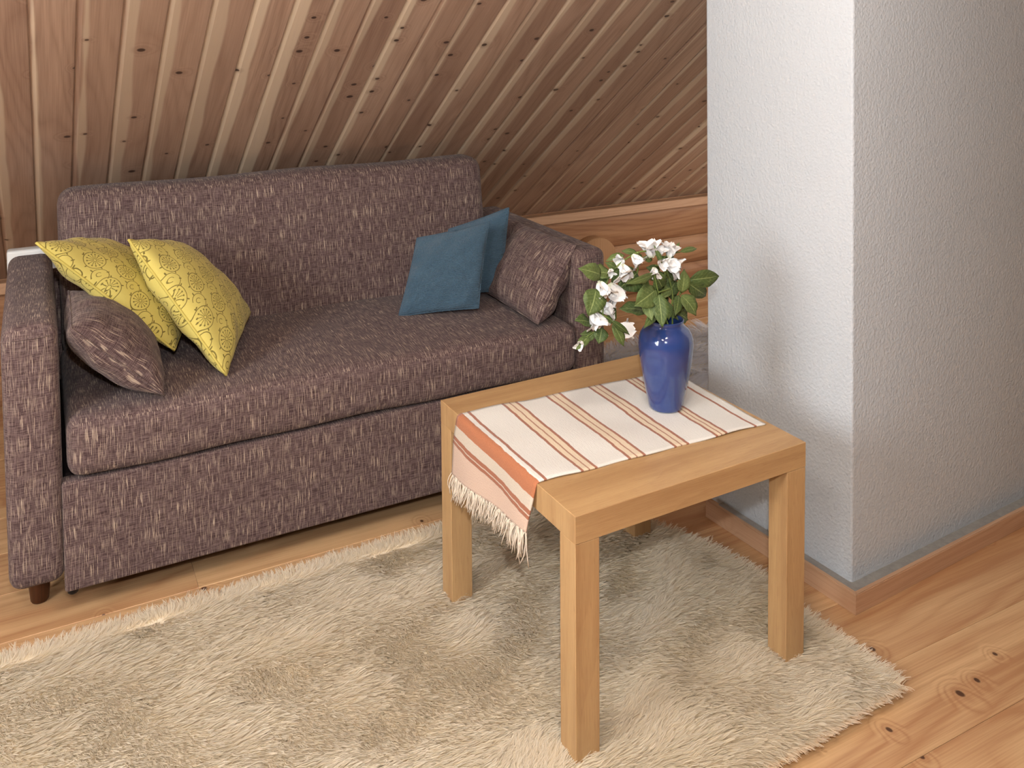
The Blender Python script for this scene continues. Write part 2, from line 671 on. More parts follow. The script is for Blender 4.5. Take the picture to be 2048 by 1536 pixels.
def lathe(prof, n=48):
    V, F, U = [], [], []
    for i, (r, z) in enumerate(prof):
        for j in range(n):
            a = 2 * math.pi * j / n
            V.append((r * math.cos(a), r * math.sin(a), z)); U.append((j / n, z))
    for i in range(len(prof) - 1):
        for j in range(n):
            F.append((i * n + j, i * n + (j + 1) % n, (i + 1) * n + (j + 1) % n, (i + 1) * n + j))
    F.append(tuple(range(n - 1, -1, -1))); F.append(tuple((len(prof) - 1) * n + j for j in range(n)))
    return mesh(V, F, U, True)


# ------------------------------------------------------------------ the room
RA = math.radians(34.66)          # roof pitch
RC, RS = math.cos(RA), math.sin(RA)
WY, WZ = 3.50, 0.440              # where the roof meets the knee wall
XL, XR = -1.62, 3.40              # gable walls
YR = 0.30                         # ridge
YN = 2 * YR - WY                  # opposite knee wall


def roof_z(y):
    return WZ + (WY - y) * RS / RC


# floor, one board at a time
floor = struct(add('floor', cbox(XL - 0.1, XR + 0.1, YN - 0.1, WY + 0.16, -0.06, -0.024, 0), 'far_pine'))
BW = 0.185
_bt = 0.0012
_prof = [(0.0004, -0.022), (0.0004, -_bt), (0.0004 + _bt, 0), (BW - 0.0004 - _bt, 0), (BW - 0.0004, -_bt), (BW - 0.0004, -0.022)]
_cache = {}
random.seed(5)


def board(x0, x1, ytop):
    k = round(x1 - x0, 3)
    if k not in _cache:
        _cache[k] = prism(_prof, k - 0.0006)
    add('floor_board', _cache[k], 'floor', floor, frame((0, -1, 0), (1, 0, 0), (0, 0, 1), (x0, ytop, 0)))


row = 0
ytop = 2.15 + BW * 8
while ytop > YN + BW:
    if abs(ytop - (2.15 + BW)) < 0.01:
        cuts = [XL, 0.30, XR]
    elif abs(ytop - 2.15) < 0.01:
        cuts = [XL, 0.235, XR]
    elif ytop < 1.5:
        cuts = [XL, [-0.4, 0.2, -0.9, 0.6][row % 4], XR]
    else:
        cuts = [XL, [2.7, 0.9, 2.3, 0.1][row % 4], XR]
    for a, b in zip(cuts, cuts[1:]):
        board(a, b, ytop)
    ytop -= BW
    row += 1

# sloped ceiling, one panelling board at a time
PW = 0.0945
_len = (WY - YR) / RC
ceil_n = Vector((0, -RS, -RC))
ceiling = struct(add('ceiling', prism([(XL, -0.030), (XR, -0.030), (XR, -0.016), (XL, -0.016)], _len), 'far_pine', None,
                     frame((1, 0, 0), (0, -RC, RS), (0, -RS, -RC), (0, WY + 0.0, WZ))))
_pp = [(0.0, -0.014), (PW - 0.0003, -0.014), (PW - 0.0003, -0.0022), (PW - 0.0020, -0.0005), (PW - 0.0030, 0.0), (0.0120, 0.0), (0.0100, -0.0006), (0.0030, -0.0030), (0.0, -0.0032)]
_pp = _pp[::-1]
plank_me = prism(_pp, _len)
_off = 2.258 - math.floor((2.258 - XL) / PW) * PW
x = _off
while x < XR - PW:
    add('ceiling_plank', plank_me, 'ceiling', ceiling, frame((1, 0, 0), (0, -RC, RS), (0, -RS, -RC), (x, WY, WZ)))
    x += PW
_fs = add('far_slope', prism([(XL, -0.030), (XR, -0.030), (XR, 0.0), (XL, 0.0)], _len), 'far_pine', ceiling,
          frame((-1, 0, 0), (0, RC, RS), (0, RS, -RC), (XL + XR, YN, WZ)))

# knee wall of logs below the slope
wall_back = struct(add('wall_back', cbox(XL, XR, WY + 0.05, WY + 0.15, 0.0005, WZ + 0.05, 0), 'far_pine'))


def log_prof(h, bulge, base=0.05):
    pts = []
    for i in range(13):
        t = i / 12.0
        z = bulge * (1 - abs(2 * t - 1) ** 2.6)
        pts.append((0.001 + t * (h - 0.002), z))
    return pts + [(h - 0.001, -base), (0.001, -base)]


for ztop, h in ((0.440, 0.198), (0.242, 0.133), (0.109, 0.109)):
    add('log', prism(log_prof(h, 0.022), XR - XL, smooth=False), 'log', wall_back, frame((0, 0, -1), (1, 0, 0), (0, -1, 0), (XL, WY, ztop)))
_le = add('log_end', lathe([(0.0, -0.06), (0.105, -0.06), (0.110, -0.03), (0.110, 0.02), (0.106, 0.025), (0.0, 0.025)], 40), 'log_end', wall_back,
          frame((1, 0, 0), (0, 0, 1), (0, -1, 0), (2.225, 3.45, 0.205)))
_le['label'] = 'pale round cut log end'

trim = struct(add('trim_1', prism([(0.0, -0.10), (0.0, 0.050), (0.003, 0.053), (0.036, 0.053), (0.039, 0.050), (0.039, -0.10)][::-1], XR - XL), 'base', None,
                  frame((0, 0, -1), (1, 0, 0), (0, -1, 0), (XL, WY, 0.437))))

# side and rear walls of the attic, out of the picture
def gable(name, xx, t):
    V = [(xx, YN, 0), (xx, WY, 0), (xx, WY, WZ + 0.05), (xx, YR, roof_z(YR) + 0.05), (xx, YN, WZ + 0.05)]
    V2 = [(xx + t, p[1], p[2]) for p in V]
    F = [(0, 1, 2, 3, 4), (9, 8, 7, 6, 5)] + [(i, (i + 1) % 5, 5 + (i + 1) % 5, 5 + i) for i in range(5)]
    return struct(add(name, mesh(V + V2, F, [(v[1], v[2]) for v in V + V2], False), 'wall_paint'))


gable('wall_left', XL - 0.08, 0.08)
gable('wall_right', XR, 0.08)
struct(add('wall_front', cbox(XL, XR, YN - 0.08, YN, 0, WZ, 0), 'wall_paint'))

# gable window on the left wall that lets the daylight in
win = struct(add('window_1', cbox(XL - 0.01, XL + 0.03, 0.42, 0.48, 0.74, 1.86, 0.003, 'z'), 'white_metal'))
for nm, b in (('window_frame', (XL - 0.01, XL + 0.03, 1.62, 1.68, 0.74, 1.86)), ('window_frame', (XL - 0.01, XL + 0.03, 0.48, 1.62, 0.74, 0.80)), ('window_frame', (XL - 0.01, XL + 0.03, 0.48, 1.62, 1.80, 1.86)), ('mullion', (XL - 0.01, XL + 0.025, 1.03, 1.07, 0.80, 1.80))):
    add(nm, cbox(*b, 0.003, 'z' if b[5] - b[4] > 0.2 else 'y'), 'white_metal', win)

added_win = struct(add('added_window', cbox(XR - 0.03, XR + 0.01, 2.14, 2.18, 0.32, 0.92, 0.003, 'z'), 'white_metal'))  # invented unseen window, added to go with the fill behind the chimney
for b in ((2.92, 2.96, 0.32, 0.92), (2.18, 2.92, 0.32, 0.36), (2.18, 2.92, 0.88, 0.92)):
    add('window_frame', cbox(XR - 0.03, XR + 0.01, *b, 0.003, 'y'), 'white_metal', added_win)

# chimney breast, rendered white, with its concrete foot and a wooden skirting frame
CR = 0.0655
ca, sa = math.cos(CR), math.sin(CR)
A = Vector((ca, sa, 0)); B = Vector((-sa, ca, 0))
c0 = Vector((1.601, 1.416, 0))
wid, dep = 0.95, 0.462
lean = Vector((-0.001, 0.0112, 1.0))


def cpt(a, b, z):
    p = c0 + A * a + B * b + lean * z
    return p


def ctop(a, b):
    z = 1.0
    for _ in range(12):
        z = roof_z(cpt(a, b, z).y) - 0.002
    return z


cor = [(0, 0), (wid, 0), (wid, dep), (0, dep)]
nz = 24
ring = []
r_ = 0.006
for (a, b), (sx, sy) in zip(cor, ((1, 1), (-1, 1), (-1, -1), (1, -1))):
    for k in range(4):
        t = k / 3 * math.pi / 2
        if (sx, sy) == (1, 1): q = (a + r_ - r_ * math.cos(t), b + r_ - r_ * math.sin(t))
        elif (sx, sy) == (-1, 1): q = (a - r_ + r_ * math.sin(t), b + r_ - r_ * math.cos(t))
        elif (sx, sy) == (-1, -1): q = (a - r_ + r_ * math.cos(t), b - r_ + r_ * math.sin(t))
        else: q = (a + r_ - r_ * math.sin(t), b - r_ + r_ * math.cos(t))
        ring.append(q)
V, F = [], []
for i in range(nz + 1):
    for a, b in ring:
        z = 0.02 + (ctop(a, b) - 0.02) * i / nz
        V.append(cpt(a, b, z))
n = len(ring)
for i in range(nz):
    for j in range(n):
        F.append((i * n + j, i * n + (j + 1) % n, (i + 1) * n + (j + 1) % n, (i + 1) * n + j))
F.append(tuple(nz * n + j for j in range(n)))
chim = empty('chimney_breast', c0, 'white rough-plastered chimney breast rising beside the oak table', 'chimney')
add('masonry', mesh([p - c0 for p in V], F, None, True), 'plaster', chim, Matrix.Translation(c0))


def poly_slab(pts, z0, z1, uvs=True):
    n = len(pts)
    V = [(p[0], p[1], z0) for p in pts] + [(p[0], p[1], z1) for p in pts]
    F = [tuple(range(n - 1, -1, -1)), tuple(range(n, 2 * n))] + [(i, (i + 1) % n, n + (i + 1) % n, n + i) for i in range(n)]
    U = [[(V[i][0], V[i][1]) for i in f] for f in F]
    return mesh(V, F, U, False)


def ab(a, b):
    p = c0 + A * a + B * b
    return (p.x, p.y)


# grey concrete foot that shows between plaster and skirting
g = 0.050
foot = poly_slab([ab(-g + 0.0135, -g + 0.0135), ab(wid + 0.03, -g + 0.0135), ab(wid + 0.03, dep + 0.02), ab(-g + 0.0135, dep - 0.06)], 0.0005, 0.030)
fo = add('concrete_foot', foot, 'concrete', chim, Matrix.Translation((0, 0, 0)))
fo['label'] = 'grey concrete foot'
# skirting boards, mitred at the corner
t = 0.012
H = 0.046


def skirt(name, pts, gr):
    me = poly_slab(pts, 0.0005, H)
    l = me.uv_layers[0]
    d = A if gr == 'a' else B
    e = B if gr == 'a' else A
    for p in me.polygons:
        for li, vi in zip(p.loop_indices, p.vertices):
            co = me.vertices[vi].co
            l.data[li].uv = (co.z + Vector(co).dot(e), Vector(co).dot(d))
    bm = bmesh.new(); bm.from_mesh(me)
    bmesh.ops.bevel(bm, geom=[ed for ed in bm.edges if all(v.co.z > H - 0.001 for v in ed.verts)], offset=0.0018, segments=2, affect='EDGES')
    bm.to_mesh(me); bm.free()
    return struct(add(name, me, 'base'))


skirt('baseboard_left', [ab(-g, -g), ab(-g + t, -g + t), ab(-g + t, dep - 0.045), ab(-g, dep - 0.045)][::-1], 'b')
skirt('baseboard_front', [ab(-g, -g), ab(wid + 0.05, -g), ab(wid + 0.05, -g + t), ab(-g + t, -g + t)], 'a')

# ------------------------------------------------------------------ sofa
sofa = empty('sofa', (0.675, 2.5, 0), 'brown slub-fabric two-seat sofa standing under the sloped pine ceiling', 'sofa')


def arm(x0, x1, zt):
    o = add('arm', rbox(x0, x1, 2.152, 2.84, 0.095, zt, (0.028, 0.022, 0.030), (6, 16, 16)), 'sofa', sofa)
    zs = zt - 0.012
    zs -= 0.014
    pts = [(x0 + 0.014, 2.1575, zs), (x0 + 0.028, 2.1525, zs), ((x0 + x1) / 2, 2.152, zs), (x1 - 0.028, 2.1525, zs), (x1 - 0.014, 2.1575, zs)]
    s = add('seam', tube(pts, 0.0022, 6), 'sofa', o)
    return o


arm(-0.082, 0.027, 0.668)
arm(1.332, 1.430, 0.655)


def seat_fn(p):
    q = np.array(p)
    if q[2] > 0.40:
        cx = (q[0] - 0.68) / 0.65
        cy = (q[1] - 2.41) / 0.27
        q[2] += 0.010 * (1 - cx ** 4) * (1 - cy ** 2)
    q[1] -= 0.004 * math.sin(q[0] * 7.0)
    q[2] += 0.0018 * math.sin(q[0] * 19.0 + q[1] * 9)
    return q


seat = add('seat_cushion', rbox(0.036, 1.327, 2.136, 2.69, 0.317, 0.450, (0.03, 0.036, 0.034), (40, 20, 6), seat_fn), 'sofa', sofa)
add('rear_panel', rbox(0.020, 1.338, 2.80, 2.836, 0.10, 0.62, 0.008, (10, 3, 6)), 'sofa', sofa)
add('base_panel', rbox(0.024, 1.336, 2.154, 2.195, 0.068, 0.312, 0.007, (30, 3, 8)), 'sofa', sofa)
add('frame', cbox(0.03, 1.33, 2.20, 2.80, 0.085, 0.313, 0.004), 'under', sofa)


def back_fn(p):
    q = np.array(p)
    q[1] += (q[2] - 0.45) * 0.15
    cx = (q[0] - 0.68) / 0.64
    if q[1] < 2.72:
        q[1] -= 0.012 * (1 - cx ** 4) * max(0, math.sin((q[2] - 0.40) / 0.457 * math.pi))
    q[2] += 0.0025 * math.sin(q[0] * 11.0) * (1 if q[2] > 0.8 else 0)
    return q


add('backrest', rbox(0.042, 1.312, 2.652, 2.79, 0.40, 0.848, (0.045, 0.045, 0.045), (36, 6, 18), back_fn), 'sofa', sofa)
leg_me = lathe([(0.017, 0.0005), (0.019, 0.004), (0.027, 0.090), (0.029, 0.100)], 24)
for lx, ly in ((-0.026, 2.276), (1.378, 2.276), (-0.026, 2.78), (1.378, 2.78)):
    add('leg', leg_me, 'dark_wood', sofa, Matrix.Translation((lx, ly, 0)))
for gx in (0.040, 1.32):
    add('glide', lathe([(0.008, 0.054), (0.011, 0.057), (0.011, 0.070), (0.006, 0.074)], 14), 'black', sofa, Matrix.Translation((gx, 2.176, 0)))

# white enamel panel standing behind the sofa
ph = empty('wall_panel', (0.2, 2.98, 0), 'white enamel panel whose top edge shows behind the left sofa arm', 'panel')
add('panel_body', rbox(-0.088, 0.46, 2.955, 3.000, 0.06, 0.652, 0.008, (6, 3, 6)), 'white_metal', ph)
for fx in (0.0, 0.36):
    add('foot', cbox(fx, fx + 0.03, 2.94, 3.02, 0.0005, 0.062, 0.003), 'white_metal', ph)


# ------------------------------------------------------------------ cushions
def pillow(name, TL, TR, BR, BL, T, mat, label, pipe=None, pinch=0.05, seed=0, wr=0.004, power=0.5, group=None, sag=0.0, front=1.0):
    TL, TR, BR, BL = [np.array(p, float) for p in (TL, TR, BR, BL)]
    cen = (TL + TR + BR + BL) / 4
    ex = (TR + BR - TL - BL) / 2
    ey = (TL + TR - BL - BR) / 2
    nrm = np.cross(ex, ey); nrm /= np.linalg.norm(nrm)
    W, Hh = np.linalg.norm(ex), np.linalg.norm(ey)
    N = 34
    rg = np.random.default_rng(seed)
    ph = rg.uniform(0, 6.28, 12); fr = rg.uniform(2.0, 6.0, 12)
    g_ = -np.cos(np.linspace(0, math.pi, N + 1))

    def mid(s, t):
        s2 = s * (1 - pinch * (1 - t * t))
        t2 = t * (1 - pinch * (1 - s * s))
        a, b = (s2 + 1) / 2, (t2 + 1) / 2
        return BL * (1 - a) * (1 - b) + BR * a * (1 - b) + TR * a * b + TL * (1 - a) * b

    def thick(s, t):
        e = max(0.0, (1 - s * s) * (1 - t * t))
        return e ** power

    V, U, F = [], [], []
    for side in (1, -1):
        base = len(V)
        for i, t in enumerate(g_):
            for j, s in enumerate(g_):
                h = thick(s, t)
                edge = max(abs(s), abs(t))
                crn = (abs(s) * abs(t))
                w = 0
                for q in range(6):
                    w += math.sin(fr[q] * (s * math.cos(ph[q]) + t * math.sin(ph[q])) * 2.2 + ph[q + 6] + side)
                w = w / 6 * wr * (0.4 + 1.6 * crn) * (h > 0)
                radial = math.sin(math.atan2(t, s) * 9 + ph[0]) * wr * 0.6 * edge ** 3 * (1 if h > 0 else 0)
                hh = T / 2 * h * (front if side > 0 else 2 - front)
                p = mid(s, t) + nrm * side * (hh + (w + radial) * min(1, h * 2)) + np.array([0, 0, -sag]) * h
                V.append(p - cen)
                U.append((s * W / 2 + (0 if side > 0 else 1.3), t * Hh / 2 + 0.02 * side))
        for i in range(N):
            for j in range(N):
                f = (base + i * (N + 1) + j, base + i * (N + 1) + j + 1, base + (i + 1) * (N + 1) + j + 1, base + (i + 1) * (N + 1) + j)
                F.append(f if side > 0 else f[::-1])
    fl = [[U[i] for i in f] for f in F]
    me = mesh(V, F, fl, True)
    bm = bmesh.new(); bm.from_mesh(me)
    bmesh.ops.remove_doubles(bm, verts=bm.verts, dist=1e-5)
    bm.to_mesh(me); bm.free()
    root = empty(name, cen, label, 'cushion', group)
    add('cover', me, mat, root, Matrix.Translation(cen))
    if pipe:
        loop = []
        K = 26
        rim = np.linspace(-1, 1, K)
        for s in rim[:-1]: loop.append(mid(s, -1))
        for s in rim[:-1]: loop.append(mid(1, s))
        for s in rim[:-1]: loop.append(mid(-s, 1))
        for s in rim[:-1]: loop.append(mid(-1, -s))
        add(pipe[0], tube([p - cen for p in loop], pipe[1], 6, True), pipe[2], root, Matrix.Translation(cen))
    return root


# left group: small sofa cushion against the arm, two yellow ones stacked on it
pillow('sofa_cushion', (0.052, 2.135, 0.655), (0.056, 2.44, 0.655), (0.225, 2.44, 0.500), (0.236, 2.150, 0.468), 0.135, 'sofa',
       'small brown cushion matching the sofa, wedged against its left arm', ('seam', 0.0028, 'sofa'), 0.02, 3, 0.006, 0.45)
pillow('yellow_cushion', (-0.009, 2.310, 0.810), (0.122, 2.62, 0.735), (0.400, 2.63, 0.560), (0.282, 2.335, 0.502), 0.115, 'yellow',
       'yellow flower-printed cushion, the one nearer the left sofa arm', ('piping', 0.0034, 'yellow_plain'), 0.03, 5, 0.006, 0.44, 'yellow printed cushions')
pillow('yellow_cushion', (0.189, 2.370, 0.780), (0.322, 2.62, 0.700), (0.505, 2.53, 0.505), (0.383, 2.215, 0.462), 0.125, 'yellow',
       'yellow flower-printed cushion, the one farther from the arm with its corner on the seat', ('piping', 0.0034, 'yellow_plain'), 0.03, 8, 0.007, 0.44, 'yellow printed cushions')
pillow('teal_cushion', (0.30, 2.56, 0.640), (0.40, 2.645, 0.640), (0.40, 2.64, 0.475), (0.300, 2.48, 0.475), 0.03, 'teal',
       'dark teal cushion almost hidden between the two yellow cushions', None, 0.03, 9, 0.002)
# right group
pillow('sofa_cushion', (1.350, 2.190, 0.662), (1.345, 2.52, 0.662), (1.205, 2.52, 0.472), (1.207, 2.158, 0.468), 0.135, 'sofa',
       'small brown cushion matching the sofa, leaning on its right arm', ('seam', 0.0028, 'sofa'), 0.015, 4, 0.007, 0.42, None, 0.0, 1.3)
pillow('blue_cushion', (1.125, 2.575, 0.655), (1.276, 2.462, 0.728), (1.230, 2.424, 0.487), (1.072, 2.54, 0.462), 0.058, 'blue',
       'blue knitted cushion, the rear one beside the right brown cushion', ('edge_seam', 0.0030, 'blue'), 0.025, 6, 0.005, 0.42, 'blue knitted cushions')
pillow('blue_cushion', (0.986, 2.490, 0.662), (1.178, 2.400, 0.707), (1.108, 2.332, 0.479), (0.902, 2.430, 0.459), 0.062, 'blue',
       'blue knitted cushion, the front one with its pointed corner on the seat', ('edge_seam', 0.0030, 'blue'), 0.03, 7, 0.006, 0.42, 'blue knitted cushions')

# ------------------------------------------------------------------ table
TX, TY, TR_, TT = 0.7940, 1.2937, 0.02462, 0.4600
tc, ts = math.cos(TR_), math.sin(TR_)
TM = Matrix(((tc, -ts, 0, TX), (ts, tc, 0, TY), (0, 0, 1, 0), (0, 0, 0, 1)))
table = empty('side_table', (TX + 0.27, TY + 0.28, 0.0), 'square oak-veneer side table with thick top and four square legs', 'table')
S = 0.55
add('table_top', cbox(0, S, 0, S, TT - 0.050, TT, 0.0009, 'x'), 'oak', table, TM)
lg = cbox(0, 0.05, 0, 0.05, 0.012, TT - 0.0505, 0.0009, 'z')
for a, b in ((0.0003, 0.0003), (S - 0.0503, 0.0003), (0.0003, S - 0.0503), (S - 0.0503, S - 0.0503)):
    add('leg', lg, 'oak', table, TM @ Matrix.Translation((a, b, 0)))

# ------------------------------------------------------------------ runner
runner = empty('table_runner', (TX + 0.3, TY + 0.3, TT), 'cream cotton table runner with rust-red stripes hanging over the table edge', 'table runner')
nu, nv = 34, 120
rad = 0.006
V, U, F = [], [], []
V2 = []


def hang_len(t):
    return 0.088 + 0.040 * t


def run_pt(t, s, off=0.0):
    """t 0 front .. 1 back, s metres along (negative = hanging)."""
    b_front = 0.1275 - 0.030 * max(s, 0) / 0.54
    b_back = 0.461 - 0.040 * max(s, 0) / 0.54
    b = b_front + (b_back - b_front) * t
    b += 0.0016 * math.sin(s * 43.0 + t) * (1 if t < 0.5 else -1) * abs(2 * t - 1)
    ripple = 0.0010 * (1 + math.sin(s * 31 + t * 5.0)) + 0.0006 * math.sin(t * 14 + s * 17)
    if s >= rad:
        a, z = s, TT + 0.0012 + ripple
        a += 0.008 * (t - 0.5) * min(1, s * 8)
    elif s > -rad * 0.57:
        k = (rad - s) / (rad * 1.57) * math.pi / 2
        a, z = rad - (rad + 0.0025) * math.sin(k), TT - rad + (rad + 0.0025) * math.cos(k)
    else:
        d = -(s + rad * 0.57)
        out = 0.0030 + 0.10 * d * (0.4 + 0.6 * (1 - t)) + 0.004 * math.sin(t * 9 + 1) * min(1, d * 14) + 0.004 * min(1, d * 20)
        a, z = -out, TT - rad - d
        b += d * 0.10 * (1 if t > 0.5 else 0.9) * (0.5 + 0.5 * abs(2 * t - 1))
    return (a, b, z + off)


for i in range(nv + 1):
    for j in range(nu + 1):
        t = j / nu
        s = 0.540 - (0.540 + hang_len(t)) * i / nv
        p = run_pt(t, s)
        V.append(p); U.append((t * 0.335, s + 0.004 * (0.5 - t)))
for i in range(nv):
    for j in range(nu):
        F.append((i * (nu + 1) + j, i * (nu + 1) + j + 1, (i + 1) * (nu + 1) + j + 1, (i + 1) * (nu + 1) + j))
cl = add('cloth', mesh(V, F, U, True), 'runner', runner, TM)
md = cl.modifiers.new('thickness', 'SOLIDIFY'); md.thickness = 0.0028; md.offset = 0.0
rg = np.random.default_rng(21)
for k in range(46):
    t = (k + 0.5) / 46
    p0 = np.array(run_pt(t, -hang_len(t) + 0.002))
    Ls = rg.uniform(0.040, 0.058) + (0.012 if k < 5 else 0)
    Vv, Ff, Uu = [], [], []
    for st in range(5):
        dx = np.array([rg.normal(-0.004, 0.004), rg.normal(0.006, 0.006), 0])
        q0 = p0 + np.array([rg.normal(0, 0.0012), rg.normal(0, 0.0022), 0])
        L1 = Ls * rg.uniform(0.75, 1.05)
        pts = []
        cv = rg.normal(0, 0.004, 2)
        for m in range(5):
            f_ = m / 4
            pts.append(q0 + dx * f_ ** 1.4 + np.array([cv[0] * math.sin(f_ * 3.1), cv[1] * math.sin(f_ * 3.1), -L1 * f_]))
        tm = tube(pts, [0.0010, 0.0011, 0.0011, 0.0010, 0.0006], 4)
        base = len(Vv)
        Vv += [tuple(v.co) for v in tm.vertices]
        Ff += [tuple(base + i for i in p.vertices) for p in tm.polygons]
        bpy.data.meshes.remove(tm)
    add('tassel', mesh(Vv, Ff, None, True), 'fringe', runner, TM)

# ------------------------------------------------------------------ vase
VX, VY, VZ = 1.192, 1.565, TT + 0.0052
vase = tag(add('vase', lathe([(0.0, 0.0), (0.033, 0.0), (0.0362, 0.003), (0.0378, 0.010), (0.0440, 0.040), (0.0500, 0.070), (0.0548, 0.098), (0.0580, 0.124), (0.0590, 0.140), (0.0582, 0.152), (0.0552, 0.163), (0.0490, 0.173), (0.0415, 0.1795), (0.0380, 0.1830), (0.0372, 0.187), (0.0385, 0.1915), (0.0388, 0.1935), (0.0372, 0.1950), (0.0350, 0.1930), (0.0345, 0.186), (0.040, 0.176), (0.050, 0.160), (0.052, 0.14), (0.046, 0.08), (0.034, 0.010), (0.0, 0.008)], 64), 'glaze', None, Matrix.Translation((VX, VY, VZ))),
           'glossy cobalt-blue ceramic vase standing on the striped runner', 'vase')

